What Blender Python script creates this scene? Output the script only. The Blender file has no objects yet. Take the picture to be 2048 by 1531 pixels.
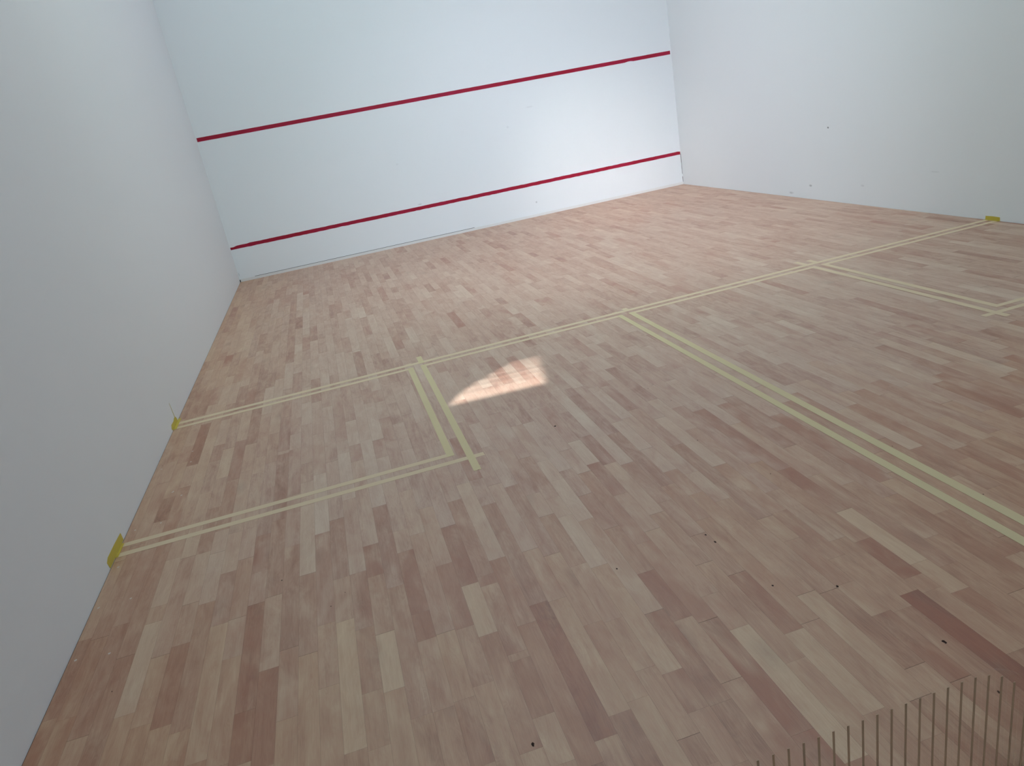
import bpy, math, random, os
from mathutils import Matrix, Vector
S = bpy.context.scene
C = S.collection
random.seed(7)

# ------------------------------------------------------------------ helpers
def tag(o, label=None, cat=None, group=None, kind=None):
    if label: o['label'] = label
    if cat: o['category'] = cat
    if group: o['group'] = group
    if kind: o['kind'] = kind
    return o

def mesh_obj(name, verts, faces, mat, parent=None, mats=None):
    me = bpy.data.meshes.new(name)
    me.from_pydata(verts, [], faces)
    me.update()
    o = bpy.data.objects.new(name, me)
    C.objects.link(o)
    for m in (mats or [mat]):
        me.materials.append(m)
    if parent: o.parent = parent
    return o

def add_box(V, F, a, b):
    n = len(V)
    x0, y0, z0 = a; x1, y1, z1 = b
    V += [(x0,y0,z0),(x1,y0,z0),(x1,y1,z0),(x0,y1,z0),(x0,y0,z1),(x1,y0,z1),(x1,y1,z1),(x0,y1,z1)]
    F += [(n,n+3,n+2,n+1),(n+4,n+5,n+6,n+7),(n,n+1,n+5,n+4),(n+1,n+2,n+6,n+5),(n+2,n+3,n+7,n+6),(n+3,n,n+4,n+7)]

def box(name, a, b, mat, parent=None):
    V, F = [], []
    add_box(V, F, a, b)
    return mesh_obj(name, V, F, mat, parent)

def slab(name, pts, t, mat, axis, base, parent=None):
    """an outline (two coordinates per point, counted along the other two axes) given the thickness t along `axis` from `base`"""
    n = len(pts)
    def v(p, d):
        q = [p[0], p[1]]; q.insert(axis, base + d); return tuple(q)
    V = [v(p, 0) for p in pts] + [v(p, t) for p in pts]
    F = [tuple(range(n-1, -1, -1)), tuple(range(n, 2*n))] + [(i, (i+1) % n, n+(i+1) % n, n+i) for i in range(n)]
    o = mesh_obj(name, V, F, mat, parent)
    import bmesh
    bm = bmesh.new(); bm.from_mesh(o.data); bmesh.ops.recalc_face_normals(bm, faces=bm.faces); bm.to_mesh(o.data); bm.free()
    return o

# ------------------------------------------------------------------ materials
class NT:
    def __init__(s, name):
        s.m = bpy.data.materials.new(name); s.m.use_nodes = True
        s.t = s.m.node_tree; s.t.nodes.clear()
        s.out = s.t.nodes.new('ShaderNodeOutputMaterial')
    def n(s, typ, **kw):
        nd = s.t.nodes.new(typ)
        for k, v in kw.items():
            if k.startswith('i_'):
                nd.inputs[k[2:].replace('_', ' ')].default_value = v
            else: setattr(nd, k, v)
        return nd
    def l(s, a, b): s.t.links.new(a, b)
    def math(s, op, a, b=None, c=None, clamp=False):
        nd = s.n('ShaderNodeMath', operation=op); nd.use_clamp = clamp
        for i, x in enumerate((a, b, c)):
            if x is None: continue
            if isinstance(x, (int, float)): nd.inputs[i].default_value = x
            else: s.l(x, nd.inputs[i])
        return nd.outputs[0]
    def mix(s, f, a, b, bt='MIX'):
        nd = s.n('ShaderNodeMix', data_type='RGBA', blend_type=bt)
        for i, x in ((0, f), (6, a), (7, b)):
            if isinstance(x, (int, float)): nd.inputs[i].default_value = x
            elif isinstance(x, tuple): nd.inputs[i].default_value = (*x, 1)
            else: s.l(x, nd.inputs[i])
        return nd.outputs[2]
    def noise(s, vec, scale, detail=2.0, rough=0.5, dist=0.0):
        nd = s.n('ShaderNodeTexNoise'); nd.inputs['Scale'].default_value = scale
        nd.inputs['Detail'].default_value = detail; nd.inputs['Roughness'].default_value = rough
        nd.inputs['Distortion'].default_value = dist
        if vec is not None: s.l(vec, nd.inputs['Vector'])
        return nd.outputs['Fac']
    def surf(s, col, rough=0.5, spec=0.3, bump=None, bd=0.001, bs=0.5):
        b = s.n('ShaderNodeBsdfPrincipled')
        if isinstance(col, tuple): b.inputs['Base Color'].default_value = (*col, 1)
        else: s.l(col, b.inputs['Base Color'])
        if isinstance(rough, (int, float)): b.inputs['Roughness'].default_value = rough
        else: s.l(rough, b.inputs['Roughness'])
        b.inputs['Specular IOR Level'].default_value = spec
        if bump is not None:
            bn = s.n('ShaderNodeBump'); bn.inputs['Distance'].default_value = bd; bn.inputs['Strength'].default_value = bs
            s.l(bump, bn.inputs['Height']); s.l(bn.outputs[0], b.inputs['Normal'])
        s.l(b.outputs[0], s.out.inputs['Surface'])
        return b

def plaster(name, col, marks=(), axes=(0, 2)):
    """painted plaster; marks = small grey scuffs: (a, b, radius_a, radius_b, strength) in metres on the wall"""
    t = NT(name)
    geo = t.n('ShaderNodeNewGeometry')
    pos = geo.outputs['Position']
    cloud = t.noise(pos, 0.9, 3, 0.55)
    fine = t.noise(pos, 60, 1, 0.6)
    c = t.mix(t.math('MULTIPLY', cloud, 0.10), col, tuple(x*0.86 for x in col))
    if marks:
        sp = t.n('ShaderNodeSeparateXYZ'); t.l(pos, sp.inputs[0])
        A, B = sp.outputs[axes[0]], sp.outputs[axes[1]]
        wob = t.noise(pos, 45, 2, 0.6)
        tot = None
        for (a, b, ra, rb, s_) in marks:
            da = t.math('DIVIDE', t.math('SUBTRACT', A, a), ra)
            db = t.math('DIVIDE', t.math('SUBTRACT', B, b), rb)
            d = t.math('ADD', t.math('MULTIPLY', da, da), t.math('MULTIPLY', db, db))
            d = t.math('ADD', d, t.math('MULTIPLY', t.math('SUBTRACT', wob, 0.5), 1.6))
            m = t.math('MULTIPLY', t.math('SUBTRACT', 1.0, d, clamp=True), s_, clamp=True)
            tot = m if tot is None else t.math('MAXIMUM', tot, m)
        c = t.mix(tot, c, (0.12, 0.12, 0.13))
    t.surf(c, 0.55, 0.25, fine, 0.0006, 0.35)
    return t.m

def plain(name, col, rough=0.5, spec=0.3, var=0.0, scale=8, alt=None):
    t = NT(name)
    if var:
        tc = t.n('ShaderNodeTexCoord')
        f = t.noise(tc.outputs['Object'], scale, 3, 0.6)
        f = t.math('MULTIPLY_ADD', t.math('SUBTRACT', f, 0.5), 2.2*var, 0.3, clamp=True)
        col = t.mix(f, col, alt or tuple(x*0.6 for x in col))
    t.surf(col, rough, spec)
    return t.m

def wood_floor():
    t = NT('maple_strip_floor')
    at = t.n('ShaderNodeAttribute', attribute_name='tone')
    sc = t.n('ShaderNodeSeparateColor'); t.l(at.outputs['Color'], sc.inputs[0])
    tone, red, rnd = sc.outputs          # 0..1 each
    geo = t.n('ShaderNodeNewGeometry')
    sp = t.n('ShaderNodeSeparateXYZ'); t.l(geo.outputs['Position'], sp.inputs[0])
    off = t.math('MULTIPLY', rnd, 173.0)
    def vec(sx, sy):
        cb = t.n('ShaderNodeCombineXYZ')
        t.l(t.math('MULTIPLY', sp.outputs[0], sx), cb.inputs[0])
        t.l(t.math('MULTIPLY', sp.outputs[1], sy), cb.inputs[1])
        t.l(off, cb.inputs[2])
        return cb.outputs[0]
    grain = t.noise(vec(420, 9), 1.0, 2, 0.65)
    streak = t.noise(vec(55, 2.2), 1.0, 3, 0.6, 0.6)
    cloud = t.noise(vec(14, 4.5), 1.0, 3, 0.6, 0.8)
    flame = t.noise(vec(26, 3.0), 1.0, 2, 0.5, 1.6)
    figure = t.math('PINGPONG', t.math('MULTIPLY', flame, 9.0), 0.5)      # growth-ring contours
    # lightness of the spot
    v = t.math('MULTIPLY_ADD', t.math('SUBTRACT', tone, 0.5), 1.0, 0.5)
    v = t.math('ADD', v, t.math('MULTIPLY', t.math('SUBTRACT', cloud, 0.5), 0.62))
    v = t.math('ADD', v, t.math('MULTIPLY', t.math('SUBTRACT', streak, 0.5), 0.36))
    v = t.math('ADD', v, t.math('MULTIPLY', t.math('SUBTRACT', grain, 0.5), 0.24))
    v = t.math('ADD', v, t.math('MULTIPLY', t.math('SUBTRACT', figure, 0.25), 0.16))
    cr = t.n('ShaderNodeValToRGB'); t.l(v, cr.inputs[0])
    e = cr.color_ramp.elements
    e[0].position = 0.0; e[0].color = (0.200, 0.072, 0.038, 1)
    e[1].position = 1.0; e[1].color = (0.660, 0.530, 0.390, 1)
    for ps, c in ((0.25, (0.380, 0.200, 0.128)), (0.5, (0.515, 0.332, 0.232)), (0.75, (0.590, 0.430, 0.310))):
        x = e.new(ps); x.color = (*c, 1)
    # heartwood blush
    rb = t.noise(vec(9, 3.2), 1.0, 2, 0.6, 0.5)
    rf = t.math('MULTIPLY', red, t.math('MULTIPLY_ADD', t.math('SUBTRACT', rb, 0.5), 3.6, 0.70, clamp=True), clamp=True)
    c = t.mix(t.math('MULTIPLY', rf, 0.80), cr.outputs[0], (0.330, 0.105, 0.050))
    c = t.mix(at.outputs['Alpha'], c, (1.0, 0.91, 0.75), 'MULTIPLY')  # vignette tint from the alpha channel, painted over the wood colour
    # pores and small knots
    vo = t.n('ShaderNodeTexVoronoi', feature='F1'); vo.inputs['Scale'].default_value = 1.0
    t.l(vec(5.5, 2.6), vo.inputs['Vector'])
    sc2 = t.n('ShaderNodeSeparateColor'); t.l(vo.outputs['Color'], sc2.inputs[0])
    kn = t.math('MULTIPLY', t.math('LESS_THAN', vo.outputs['Distance'], 0.012), t.math('GREATER_THAN', sc2.outputs[0], 0.86))
    halo = t.math('MULTIPLY', t.math('SUBTRACT', 1.0, t.math('MULTIPLY', vo.outputs['Distance'], 4.0), clamp=True), t.math('GREATER_THAN', sc2.outputs[0], 0.80))
    c = t.mix(t.math('MULTIPLY', halo, 0.35), c, (0.20, 0.10, 0.06))
    c = t.mix(t.math('MULTIPLY', kn, 0.75), c, (0.06, 0.03, 0.02))
    rough = t.math('MULTIPLY_ADD', streak, 0.12, 0.40)
    t.surf(c, rough, 0.85, grain, 0.0004, 0.2)
    return t.m

M = {}
M['front'] = plaster('white_wall_paint_front', (0.80, 0.82, 0.83),
    [(4.149,0.195,.016,.016,.35),(2.534,0.497,.035,.012,.30),(4.26,1.45,.07,.012,.12),(0.012,0.10,.006,.03,.3),(3.92,1.25,.02,.02,.12),(2.35,1.06,.02,.015,.10)])
M['left'] = plaster('white_wall_paint_left', (0.80, 0.815, 0.82))
M['right'] = plaster('white_wall_paint_right', (0.80, 0.82, 0.82),
    [(-3.328,0.749,.015,.011,.9),(-3.006,0.145,.028,.014,.55),(-2.651,0.045,.05,.014,.30),(-3.833,0.191,.03,.012,.18),(-4.75,0.36,.06,.006,.15)], (1, 2))
M['ceil'] = plaster('white_ceiling_paint', (0.78, 0.79, 0.79))
M['floor'] = wood_floor()
M['sub'] = plain('dark_joint', (0.06, 0.035, 0.025), 0.9, 0.1)
M['knot'] = plain('dark_knot', (0.045, 0.025, 0.02), 0.8, 0.1)
M['speck'] = plain('pale_paint_speck', (0.62, 0.55, 0.48), 0.7, 0.1)
M['trim'] = plain('grey_white_skirting', (0.76, 0.755, 0.74), 0.6, 0.2, 0.3, 3, (0.69, 0.66, 0.63))
M['gap'] = plain('dark_crack', (0.05, 0.05, 0.055), 0.9, 0.0)
M['red'] = plain('red_line_paint', (0.300, 0.005, 0.018), 0.55, 0.25, 0.6, 3, (0.37, 0.010, 0.060))
M['tape'] = plain('pale_yellow_masking_tape', (0.690, 0.545, 0.365), 0.6, 0.25, 0.5, 6, (0.65, 0.515, 0.325))
M['tape2'] = plain('pale_yellow_masking_tape_doubled', (0.660, 0.545, 0.325), 0.6, 0.25, 0.5, 6, (0.62, 0.52, 0.285))
M['tab'] = plain('yellow_tape_end', (0.60, 0.475, 0.080), 0.55, 0.3, 0.4, 20, (0.54, 0.43, 0.06))
M['stripe'] = plain('brown_printed_stripe', (0.56, 0.40, 0.27), 0.6, 0.2)

# ------------------------------------------------------------------ room shell (x right along the front wall, y towards the front wall, z up; metres)
W, H, BACK = 6.4, 5.64, -11.7
def struct(o): return tag(o, kind='structure')
struct(box('wall_front', (-0.2, 0.0, -0.1), (W+0.2, 0.2, H), M['front']))
struct(box('wall_left', (-0.2, BACK, -0.1), (0.0, 0.0, H), M['left']))
struct(box('wall_right', (W, BACK, -0.1), (W+0.2, 0.0, H), M['right']))
struct(box('wall_back', (-0.2, BACK-0.2, -0.1), (W+0.2, BACK, H), M['left']))

# floor: strips 64.5 mm wide running to the front wall, each board its own face of one mesh
PLANKS = [(3,-7.19,-7.546,0.35,-0.1),(3,-7.655,-8.148,0.5,0),(4,-6.569,-7.212,0.2,0),(5,-4.829,-5.359,-0.35,0.2),(5,-6.019,-6.431,0.35,0),(5,-7.854,-8.259,-0.3,0.4),(6,-7.245,-7.627,0.3,-0.1),(7,-7.801,-8.459,0.35,0.2),(8,-5.018,-5.574,0.3,0),(8,-6.495,-7.103,-0.05,0),(8,-8.022,-8.503,0.1,0.2),(9,-7.204,-7.508,-0.3,0.7),(9,-7.737,-8.311,-0.55,0.6),(9,-8.333,-8.522,-0.4,0.6),(10,-1.56,-2.768,-0.35,0.2),(10,-2.768,-4.504,-0.4,0.2),(10,-5.73,-6.281,-0.35,0.3),(10,-6.325,-7.104,-0.55,0.35),(10,-8.145,-8.562,-0.4,0.5),(11,-4.828,-5.3,-0.4,0.2),(12,-7.036,-7.635,0.35,0),(13,-1.343,-2.03,-0.4,0.1),(13,-6.723,-7.34,0.6,0),(14,-8.011,-8.617,0.8,0),(15,-6.541,-7.091,0.55,0.1),(16,-2.716,-3.316,-0.5,0.1),(16,-4.572,-5.105,0.35,0),(16,-7.554,-7.789,-0.35,0.8),(16,-8.146,-8.43,0.9,0),(17,-6.443,-7.242,0.5,0.1),(18,-3.469,-4.609,0.3,0),(18,-4.65,-5.283,-0.5,0.1),(18,-7.68,-8.099,-0.35,0.6),(18,-8.099,-8.249,-0.35,0.5),(19,-3.158,-3.513,0.3,0),(19,-8.562,-8.812,-0.35,0.3),(21,-1.139,-1.647,-0.4,0.1),(21,-3.55,-4.231,0.3,0),(21,-8.026,-8.32,0.3,0),(21,-8.326,-8.82,-0.25,0.3),(22,-7.389,-8.001,-0.25,0.2),(22,-8.063,-8.445,-0.15,0.5),(22,-8.479,-8.72,-0.35,0.6),(22,-8.726,-8.892,0.15,0.1),(23,-7.257,-7.921,0.3,0.1),(24,-4.033,-4.635,-0.45,0.1),(24,-8.247,-8.862,-0.75,0.5),(25,-3.118,-3.747,-0.3,0.1),(25,-7.348,-7.928,0.15,0),(26,-2.073,-2.567,0.35,0),(26,-5.634,-6.221,0.25,0),(26,-7.404,-7.998,-0.25,0.1),(27,-7.727,-8.11,-0.2,0.1),(27,-8.946,-9.042,-0.3,0.3),(28,-7.771,-8.152,0.3,0),(28,-8.724,-8.879,-0.3,0.7),(28,-8.879,-9.068,-0.1,0.4),(29,-7.256,-7.47,0.35,0),(29,-7.47,-7.84,0.4,0),(29,-8.465,-8.882,-0.5,0.6),(30,-6.445,-6.792,-0.35,0.1),(30,-8.264,-8.537,-0.4,0.6),(31,-5.579,-6.152,-0.4,0.4),(31,-8.577,-9.05,-0.4,0.9),(31,-9.055,-9.171,-0.55,1),(32,-7.146,-7.415,0.75,0.2),(32,-7.431,-7.732,-0.3,0.6),(32,-8.648,-9.167,0.55,-0.1),(33,-7.128,-7.459,-0.45,0.5),(34,-1.575,-2.091,-0.5,0.1),(34,-3.404,-3.879,0.35,0),(34,-8.416,-8.733,-0.35,0.6),(34,-8.744,-9.067,0.3,0),(35,-4.275,-4.504,-0.35,0.2),(38,-8.341,-8.619,-0.25,0.6),(38,-8.779,-9.068,-0.3,0.7),(39,-7.156,-7.738,0.35,0.1),(40,-5.507,-5.736,-0.35,0.2),(40,-6.34,-6.932,-0.5,0.2),(40,-8.740,-9.30,-1.25,1.0),(41,-8.456,-8.684,-0.5,0.8),(41,-8.76,-9.05,0.1,0.2),(42,-5.672,-5.868,0.4,0),(42,-8.275,-8.636,0.55,0),(42,-8.797,-9.037,-0.3,0.5),(43,-5.711,-6.24,0.25,0.1),(43,-6.24,-6.749,-0.35,0.2),(45,-7.142,-7.567,-0.35,0.1),(46,-8.185,-8.448,0.3,0.2),(46,-8.463,-8.734,-0.4,0.4),(50,-8.041,-8.412,-0.4,0.3),(52,-6.542,-6.926,0.3,0),(58,-6.958,-7.592,0.25,0),(60,-7.046,-7.667,-0.4,0.35),(62,-6.868,-7.234,-0.3,0.3),(63,-7.175,-7.689,0.4,0)]
KNOTS = [(1.448, -8.801, 1.3), (2.341, -8.525, 0.8), (1.937, -8.199, 0.8), (2.598, -8.947, 1.2), (2.507, -8.621, 1.0), (3.246, -7.982, 0.5), (3.243, -8.43, 0.6), (2.728, -7.914, 0.5), (2.125, -6.924, 1.6), (0.941, -7.9, 0.6), (2.634, -7.48, 0.6), (-0.0, -5.889, 0.8), (0.033, -6.021, 0.5), (2.299, -8.168, 0.9), (2.306, -8.223, 1.1), (0.757, -7.625, 0.7), (2.579, -9.141, 1.0), (0.207, -8.003, 0.5), (0.996, -7.839, 0.5), (2.76, -6.737, 0.5), (2.738, -7.002, 0.5), (1.39, -5.047, 0.4), (2.714, -6.772, 0.6), (1.913, -6.98, 0.5), (0.344, -5.078, 0.4), (0.186, -5.267, 0.4), (1.606, -8.34, 0.0)]
SPECKS = [(0.033, -7.123), (0.149, -7.425), (0.025, -7.425), (0.146, -7.773), (0.025, -7.752), (0.037, -6.073), (0.199, -6.076), (0.212, -6.52), (0.156, -6.448), (0.138, -5.44), (0.185, -5.911), (0.16, -6.439), (0.156, -6.786), (0.037, -6.79)]
PW, X0 = 0.0645, 0.0516
V, F, tones, mi = [], [], [], []
def quad(x0, x1, y0, y1, z, tone, red, rnd, m):
    n = len(V)
    V.extend([(x0,y0,z),(x1,y0,z),(x1,y1,z),(x0,y1,z)]); F.append((n,n+1,n+2,n+3)); tones.append((tone, red, rnd)); mi.append(m)
def board(k, ya, yb, tone, red):           # ya nearer the front wall
    xa = max(0.0025, X0 + k*PW + 0.00015); xb = min(W - 0.002, X0 + (k+1)*PW - 0.00015)
    if xb - xa < 0.002: return
    g = random.choice((0.0002, 0.0003, 0.0004, 0.0010))
    tone = min(tone, 0.52)
    quad(xa, xb, yb, ya - g, 0.0, min(1, max(0, 0.5 + 0.34*tone)), max(0, min(1, red)), random.random(), 0)
rows = {}
for k, ya, yb, t_, r_ in PLANKS: rows.setdefault(k, []).append((ya, yb, t_, r_))
def rand_tone():
    t_ = random.gauss(0.02, 0.20)
    if random.random() < 0.06: t_ -= random.uniform(0.15, 0.40)
    if random.random() < 0.08: t_ += random.uniform(0.10, 0.30)
    r_ = max(0.0, random.gauss(0.10, 0.16)) + (0.35 if random.random() < 0.07 else 0)
    return t_, r_
def fill(k, ya, yb):
    y = ya
    while y - yb > 1e-4:
        L = random.uniform(0.22, 0.72)
        if y - L - yb < 0.16: L = y - yb
        tt, rr = rand_tone()
        if y - L < -7.7: rr += 0.22; tt -= 0.10        # redder, darker rear boards: camera vignette painted into the tone
        board(k, y, y - L, tt, rr); y -= L
for k in range(-1, 99):
    y = 0.0
    first = True
    for ya, yb, t_, r_ in sorted(rows.get(k, []), key=lambda a: -a[0]):
        if y - ya > 0.03: fill(k, y, ya)
        else: ya = y
        board(k, ya, yb, t_, r_ + (0.15 if yb < -7.9 and t_ < 0.3 else 0)); y = yb; first = False  # rear boards get extra red, part of the painted vignette
    if first: y = 0.0
    fill(k, y, BACK)
n = len(V); V += [(0,BACK,-0.0012),(W,BACK,-0.0012),(W,0,-0.0012),(0,0,-0.0012)]; F.append((n,n+1,n+2,n+3)); tones.append((.5,0,0)); mi.append(1)
def blot(x, y, r, m, asp=1.5):
    n = len(V); N = 9; a0 = random.random()*6
    for i in range(N):
        a = 2*math.pi*i/N; rr = r*random.uniform(0.65, 1.25)
        V.append((x + rr*math.cos(a)*random.uniform(.7,1), y + asp*rr*math.sin(a), 0.0003))
    F.append(tuple(range(n, n+N))); tones.append((.5,0,0)); mi.append(m)
for x, y, s in KNOTS:
    if s > 0 and x > 0.004: blot(x, y, 0.0042*s, 2)
for x, y in SPECKS: blot(max(x, .02), y, 0.0065, 3, 1.0)
fl = mesh_obj('floor', V, F, None, mats=[M['floor'], M['sub'], M['knot'], M['speck']])
ca = fl.data.color_attributes.new('tone', 'FLOAT_COLOR', 'CORNER')
def vignette_tint(c):        # warm tint painting in camera vignette at the rear, also along the left wall
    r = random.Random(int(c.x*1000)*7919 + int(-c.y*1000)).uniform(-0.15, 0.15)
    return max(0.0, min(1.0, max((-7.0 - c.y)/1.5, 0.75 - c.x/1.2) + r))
for p_ in fl.data.polygons:
    p_.material_index = mi[p_.index]
    for li in p_.loop_indices: ca.data[li].color = (*tones[p_.index], vignette_tint(p_.center))
struct(fl)

# ceiling with unseen openings added and cut to shape the sun patch on the boards
SUN = Vector((0.30, 0.55, -1.0)).normalized()          # direction the sunlight travels
def up(p): k = H / -SUN.z; return (p[0] - SUN.x*k, p[1] - SUN.y*k)
LEFT = [(0.0, 1.69), (0.10, 1.735), (0.23, 1.85), (0.36, 2.01), (0.46, 2.13), (0.53, 2.22)]      # left edge of the lit patch by distance from its near edge
def xl(d):
    for (d0, a0), (d1, a1) in zip(LEFT, LEFT[1:]):
        if d <= d1: return a0 + (a1-a0)*(d-d0)/(d1-d0)
    return LEFT[-1][1]
def line(d, x): return -6.262 - 0.077*(x-1.705) + d
holes = []                                            # one wide opening and added slits that fade the sun patch
for d0, d1 in ((0.0, 0.15), (0.165, 0.225), (0.25, 0.30), (0.335, 0.375), (0.41, 0.44), (0.475, 0.495)):
    xr0, xr1 = 2.265 + 0.218*d0, 2.265 + 0.218*d1
    holes.append([up(q) for q in ((xl(d0), line(d0, xl(d0))), (xr0, line(d0, xr0)), (xr1, line(d1, xr1)), (xl(d1), line(d1, xl(d1))))])
import bmesh
bm = bmesh.new()
outer = [(-0.2,BACK-0.2),(W+0.2,BACK-0.2),(W+0.2,0.2),(-0.2,0.2)]
es = []
for ring in [outer] + holes:
    vs = [bm.verts.new((*p, H)) for p in ring]
    es += [bm.edges.new((vs[i], vs[(i+1) % 4])) for i in range(4)]
bmesh.ops.triangle_fill(bm, use_beauty=True, edges=es)
me = bpy.data.meshes.new('ceiling'); bm.to_mesh(me); bm.free(); me.materials.append(M['ceil'])
co = bpy.data.objects.new('ceiling', me); C.objects.link(co); struct(co)

# skirting under the front wall with the crack above it, and the cracks in the two corners
tr = struct(box('trim_1', (0.012, -0.010, 0.0), (W-0.002, 0.0, 0.033), M['trim']))
Vg, Fg = [], []
add_box(Vg, Fg, (0.20, -0.0016, 0.0330), (3.21, 0.0004, 0.0375))
mesh_obj('crack', Vg, Fg, M['gap'], tr)
Vg, Fg = [], []
add_box(Vg, Fg, (0.0004, -0.014, 0.001), (0.010, -0.0002, 0.030))
mesh_obj('crack', Vg, Fg, M['gap'], tr)
Vg, Fg = [], []
z = 0.036
while z < 0.43:
    dz = random.uniform(0.02, 0.06); w_ = random.uniform(0.0012, 0.0045)
    if not (0.085 < z < 0.115): add_box(Vg, Fg, (W-w_-0.0012, -0.004, z), (W-0.0004, -0.0004, min(z+dz, 0.43)))
    z += dz
mesh_obj('crack', Vg, Fg, M['gap'], tr)

# ------------------------------------------------------------------ red lines on the front wall
def red_line(name, z0, z1, x0, x1, jit, nicks):
    n = 150; P = []
    xs = [x0 + (x1-x0)*i/n for i in range(n+1)]
    rnd = random.Random(3 if jit < .001 else 5)
    lo = [z0 + rnd.uniform(-jit, jit) for _ in xs]; hi = [z1 + rnd.uniform(-jit, jit) for _ in xs]
    for (cx, w_, d, side) in nicks:
        for i, x in enumerate(xs):
            if abs(x-cx) < w_:
                if side > 0: hi[i] += d
                else: lo[i] += d
    V, F = [], []
    for i, x in enumerate(xs):
        V += [(x, -0.0002, lo[i]), (x, -0.0002, hi[i]), (x, -0.0016, lo[i]), (x, -0.0016, hi[i])]
    for i in range(n):
        a = 4*i; b = a+4
        F += [(a+2, b+2, b+3, a+3), (a+3, b+3, b+1, a+1), (a, b, b+2, a+2), (a, a+1, b+1, b)]
    F += [(0,2,3,1), (4*n, 4*n+1, 4*n+3, 4*n+2)]
    return mesh_obj(name, V, F, M['red'])
tag(red_line('service_line', 1.7755, 1.8225, 0.010, 6.383, 0.0006, [(5.76,.03,.007,-1)]), 'upper dark red line painted across the white front wall, well above the other', 'court line', 'red lines painted on the front wall')
tag(red_line('tin_line', 0.4240, 0.4700, 0.006, 6.393, 0.0017, [(0.03,.03,-.010,1),(0.10,.12,-.004,1),(0.75,.02,-.006,1),(1.45,.02,.004,-1),(3.2,.03,-.004,1),(6.38,.02,-.006,1),(4.6,.03,.003,-1)]), 'lower dark red line with ragged edges painted near the foot of the front wall', 'court line', 'red lines painted on the front wall')

# ------------------------------------------------------------------ masking tape marking out the court lines
def tape(label, x0, y0, x1, y1, group, mat='tape', z=0.0, t=0.00035, ragged=()):
    """strip on the floor; ragged = names of the torn ends among 'x0','x1','y0','y1'"""
    def end(a, b, side):                      # points from a to b with torn teeth
        if side not in ragged: return [a]
        pts = [a]; n = 5
        for i in range(1, n):
            f = i/n; px = a[0]+(b[0]-a[0])*f; py = a[1]+(b[1]-a[1])*f; j = random.uniform(-.004, .004)
            pts.append((px + (j if side[0] == 'x' else 0), py + (j if side[0] == 'y' else 0)))
        return pts
    A, B, D, E = (x0,y0), (x1,y0), (x1,y1), (x0,y1)
    P = end(A,B,'y0') + end(B,D,'x1') + end(D,E,'y1') + end(E,A,'x0')
    o = slab('masking_tape', P, t, M[mat], 2, z + 0.0001)
    return tag(o, label, 'tape', group)
GS, GL, GR, GH = 'tape strips along the short line', 'tape strips around the left service box', 'tape strips around the right service box', 'tape strips along the half court line'
T1 = 0.0004
tape('yellow tape strip spanning wall to wall, the farther of the two across the court', 0.004, -5.336, 6.396, -5.292, GS)
tape('nearer cross-court yellow tape piece from left wall to the left service box', 0.004, -5.421, 1.590, -5.381, GS)
tape('nearer cross-court yellow tape piece between the left service box and half court line', 1.641, -5.421, 3.146, -5.381, GS)
tape('nearer cross-court yellow tape piece between half court line and the right service box', 3.196, -5.421, 4.745, -5.381, GS)
tape('nearer cross-court yellow tape piece from the right service box to right wall', 4.796, -5.421, 6.396, -5.381, GS)
# left service box
tape('left tape strip of the pair forming the side of the left service box', 1.552, -6.937, 1.590, -5.383, GL, 'tape2', T1)
tape('right tape strip of the left service box side, running past its back corner', 1.641, -7.163, 1.678, -5.383, GL, 'tape2', T1, ragged=('y0',))
tape('short tape stub poking past the cross-court tapes ahead of the left service box, left one', 1.549, -5.336, 1.589, -5.283, GL, 'tape', T1)
tape('longer tape stub poking past the cross-court tapes ahead of the left service box, right one', 1.641, -5.336, 1.678, -5.172, GL, 'tape2', T1)
tape('farther of two tape strips along the back of the left service box', 0.004, -6.936, 1.588, -6.899, GL)
tape('nearer of two tape strips along the back of the left service box, overshooting the corner', 0.004, -7.027, 1.728, -6.989, GL, ragged=('x1',))
# half court line
tape('left tape strip of the half court pair running toward the camera at right', 3.108, BACK+0.4, 3.146, -5.383, GH, 'tape2', T1)
tape('right tape strip of the half court pair running toward the camera at right', 3.197, BACK+0.4, 3.237, -5.383, GH, 'tape2', T1)
tape('small tape stub beyond the cross-court tapes at the half court line, left one', 3.109, -5.336, 3.148, -5.286, GH, 'tape', T1)
tape('small tape stub beyond the cross-court tapes at the half court line, right one', 3.197, -5.336, 3.238, -5.245, GH, 'tape', T1)
# right service box
tape('left tape strip of the right service box side, ending past its corner', 4.705, -7.115, 4.744, -5.383, GR, 'tape', T1)
tape('right tape strip of the right service box side, stopping at its corner', 4.795, -6.968, 4.836, -5.383, GR, 'tape', T1)
tape('longer tape stub beyond the cross-court tapes at the right service box, left one', 4.707, -5.336, 4.745, -5.168, GR, 'tape', T1)
tape('tape stub beyond the cross-court tapes at the right service box, right one', 4.795, -5.336, 4.836, -5.200, GR, 'tape', T1)
tape('farther of two tape strips along the back of the right service box', 4.797, -6.968, 6.396, -6.932, GR)
tape('nearer of two tape strips along the back of the right service box', 4.640, -7.050, 6.396, -7.013, GR)

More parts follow.
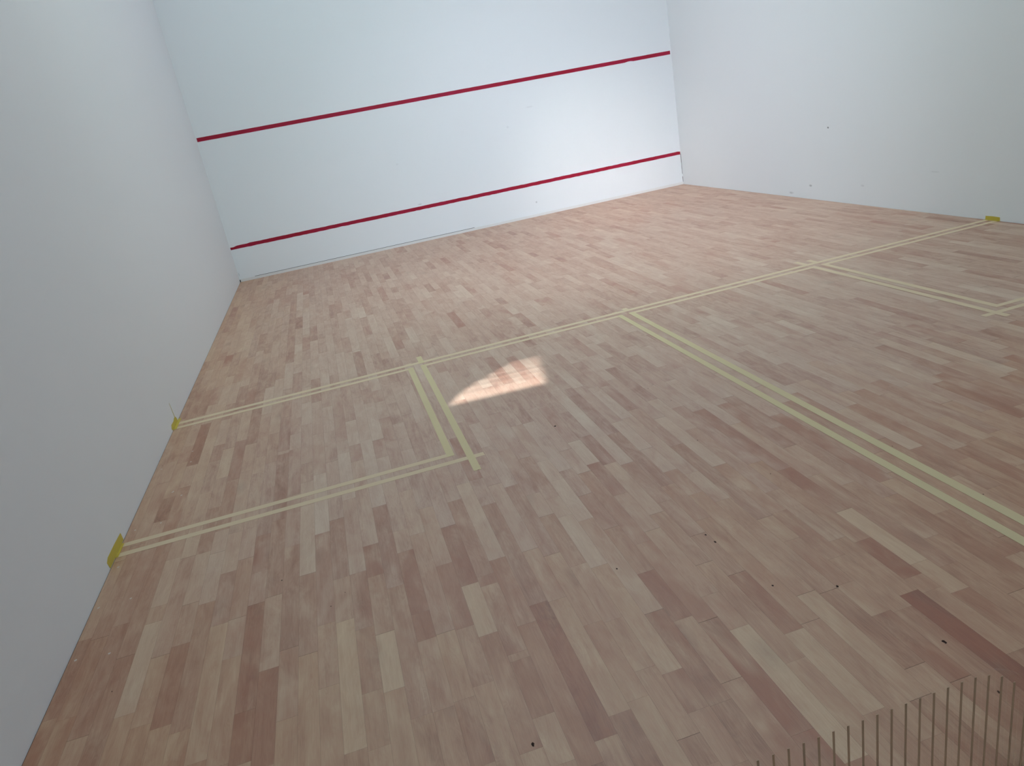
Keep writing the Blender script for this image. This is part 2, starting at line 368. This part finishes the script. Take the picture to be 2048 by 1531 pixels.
# tape ends folded up on the side walls
def tab(label, pts, side, foot):
    """pts: (y, z) outline on the wall; foot: (y0, y1, depth) of the flap lying on the floor"""
    e = bpy.data.objects.new('tape_tab', None); C.objects.link(e)
    x = 0.0 if side < 0 else W
    e.location = (x, sum(p[0] for p in pts)/len(pts), 0)
    o = slab('wall_flap', pts, 0.0005 * -side, M['tab'], 0, x - side*0.0004, e)
    y0, y1, d = foot
    f = slab('floor_flap', [(x - side*0.0006, y0), (x - side*d, y0+0.006), (x - side*d, y1-0.006), (x - side*0.0006, y1)], 0.0003, M['tab'], 2, 0.0010, e)
    for c in (o, f): c.matrix_parent_inverse = Matrix.Translation(-e.location)
    return tag(e, label, 'tape', 'yellow tape ends folded onto the walls')
tab('large bright yellow tape end folded up the left wall behind the left service box', [(-6.862,0.002),(-6.866,0.041),(-6.98,0.046),(-7.10,0.047),(-7.128,0.036),(-7.118,0.002)], -1, (-7.03, -6.895, 0.012))
tl = tab('crumpled bright yellow tape end with a raised sliver on the left wall', [(-5.250,0.002),(-5.255,0.020),(-5.275,0.040),(-5.320,0.042),(-5.35,0.034),(-5.43,0.037),(-5.455,0.018),(-5.440,0.002)], -1, (-5.425, -5.215, 0.020))
sl = slab('sliver', [(-5.284,0.036),(-5.294,0.036),(-5.304,0.142),(-5.301,0.148)], 0.0005, M['tab'], 0, 0.0005, tl)
sl.matrix_parent_inverse = Matrix.Translation(-tl.location)
tab('small bright yellow tape end on the right wall where the cross-court tapes stop', [(-5.292,0.002),(-5.294,0.030),(-5.36,0.033),(-5.430,0.031),(-5.433,0.002)], 1, (-5.432, -5.285, 0.014))

# ------------------------------------------------------------------ clear panel with a printed row of stripes, close to the camera
YP = -9.75
def arc(cx, cz, r, a0, a1, n=10): return [(cx + r*math.cos(math.radians(a0+(a1-a0)*i/n)), cz + r*math.sin(math.radians(a0+(a1-a0)*i/n))) for i in range(n+1)]
XL, XR, ZT, R_ = 1.552, 1.960, 0.8590, 0.095
outline = [(XL, 0.0), (XR, 0.0)] + arc(XR-R_, ZT-R_, R_, 0, 90) + [(XL, ZT)]
gt = NT('clear_acrylic')
tb = gt.n('ShaderNodeBsdfTransparent'); gb = gt.n('ShaderNodeBsdfGlossy'); gb.inputs['Roughness'].default_value = 0.02
fr = gt.n('ShaderNodeFresnel'); fr.inputs['IOR'].default_value = 1.12
ms = gt.n('ShaderNodeMixShader'); gt.l(fr.outputs[0], ms.inputs[0]); gt.l(tb.outputs[0], ms.inputs[1]); gt.l(gb.outputs[0], ms.inputs[2]); gt.l(ms.outputs[0], gt.out.inputs['Surface'])
panel = slab('clear_panel', outline, 0.004, gt.m, 1, YP)
tag(panel, 'clear low panel with a row of thin vertical brown stripes, bottom right foreground', 'panel')
V, F = [], []
k = 0
x = 1.5592
while x < 1.950:
    zt = 0.8572
    if x > XR - R_ - 0.012:
        dx = x - (1.853); zt = 0.765 + math.sqrt(max(0.0, 0.0922**2 - dx*dx)) if dx > 0 else zt
    add_box(V, F, (x-0.0013, YP-0.0009, 0.35), (x+0.0013, YP-0.0002, zt))
    x += 0.01913
sp_ = mesh_obj('stripe_pattern', V, F, M['stripe'], panel)
sp_['label'] = 'row of thin brown vertical stripes'

# ------------------------------------------------------------------ light
LIGHTS = {  # unseen area lights added to balance brightness, aimed and fitted in power
 'ceil_fill_front': dict(loc=(3.2,-1.6,5.45), size=(5.0,1.6), rot=(0,0,0)),
 'ceil_fill_mid':   dict(loc=(3.2,-4.8,5.45), size=(5.0,1.6), rot=(0,0,0)),
 'ceil_fill_back':  dict(loc=(3.2,-8.2,5.45), size=(5.0,1.6), rot=(0,0,0)),
 'side_fill_right':  dict(loc=(6.3,-3.0,4.6), size=(3.5,1.2), rot=(0,70,0)),
 'side_fill_left':   dict(loc=(0.1,-3.0,4.6), size=(3.5,1.2), rot=(0,-70,0)),
 'beam':       dict(loc=(1.6,-6.3,4.9), size=(0.6,0.6), target=(5.5,0.0,-0.05), spread=23),
 'rear_fill_left':   dict(loc=(3.2,-9.4,3.6), size=(1.6,0.8), target=(1.6,0.0,0.5), spread=55),
 'rear_fill_mid':    dict(loc=(3.2,-9.4,3.6), size=(1.6,0.8), target=(3.4,0.0,0.3), spread=70),
 'floor_beam': dict(loc=(3.2,-6.8,5.2), size=(1.2,1.2), target=(4.5,-1.5,0.0), spread=66),
 'right_low':  dict(loc=(0.4,-3.0,4.2), size=(1.2,0.8), target=(6.4,-0.8,0.5), spread=50),
 'beam2':      dict(loc=(3.2,-6.8,5.0), size=(0.7,0.7), target=(4.6,0.0,1.6), spread=60),
}
POW = {'ceil_fill_front': (27.6,27.5,36.5), 'ceil_fill_mid': (63.5,77.0,78.5), 'ceil_fill_back': (14.0,16.0,24.0), 'side_fill_left': (20,48,44), 'beam': (4.4,4.4,4.3), 'rear_fill_mid': (13.0,17.0,18.5), 'floor_beam': (26.5,28.0,33.5), 'right_low': (4.6,4.3,4.9)}
#@POW
only = os.environ.get('ONLY_LIGHT')
for name, d in LIGHTS.items():
    if only is not None:
        if name != only: continue
        rgb = ((100.0 if not name.startswith('beam') else 5.0),)*3
    else:
        rgb = POW.get(name)
        if not rgb or max(rgb) <= 0: continue
    L = bpy.data.lights.new(name, 'AREA'); L.shape = 'RECTANGLE'; L.size, L.size_y = d['size']
    e = max(rgb); L.energy = e; L.color = [c/e for c in rgb]
    if 'spread' in d: L.spread = math.radians(d['spread'])
    o = bpy.data.objects.new(name, L); C.objects.link(o); o.location = d['loc']
    if 'target' in d: o.rotation_euler = (Vector(d['target']) - Vector(d['loc'])).to_track_quat('-Z', 'Y').to_euler()
    else: o.rotation_euler = [math.radians(a) for a in d['rot']]
if only is None or only == 'sun':
    L = bpy.data.lights.new('sun', 'SUN'); L.energy = 6.5; L.angle = math.radians(0.6); L.color = (0.86, 0.93, 1.0)
    o = bpy.data.objects.new('sun', L); C.objects.link(o); o.rotation_euler = SUN.to_track_quat('-Z', 'Y').to_euler()
w = bpy.data.worlds.new('sky'); S.world = w; w.use_nodes = True
w.node_tree.nodes['Background'].inputs[0].default_value = (0.55, 0.72, 1.0, 1); w.node_tree.nodes['Background'].inputs[1].default_value = 0.4 if only in (None, 'sun') else 0.0

# ------------------------------------------------------------------ camera (solved from the court's standard dimensions)
CP = (1.27426, -10.31351, 1.57503, 0.19586, -0.35632, -0.18783, 1492.53)
a, b, c = CP[3:6]
f = Vector((math.sin(a)*math.cos(b), math.cos(a)*math.cos(b), math.sin(b)))
r = Vector((math.cos(a), -math.sin(a), 0)); u = r.cross(f)
r2 = r*math.cos(c) + u*math.sin(c); u2 = -r*math.sin(c) + u*math.cos(c)
cam = bpy.data.cameras.new('camera'); co = bpy.data.objects.new('camera', cam); C.objects.link(co)
mt = Matrix((r2, u2, -f)).transposed().to_4x4(); mt.translation = Vector(CP[:3]); co.matrix_world = mt
cam.sensor_width = 36; cam.lens = CP[6]/2048*36; cam.clip_start = 0.02
S.camera = co
S.view_settings.view_transform = 'Standard'; S.view_settings.look = 'None'
S.view_settings.exposure = 0.06; S.view_settings.gamma = 1.0; S.view_settings.use_curve_mapping = False
S.cycles.use_adaptive_sampling = True; S.cycles.adaptive_threshold = 0.06; S.cycles.adaptive_min_samples = 24; S.cycles.max_bounces = 8; S.cycles.diffuse_bounces = 5; S.cycles.transparent_max_bounces = 16
S.cycles.sample_clamp_indirect = 4.0
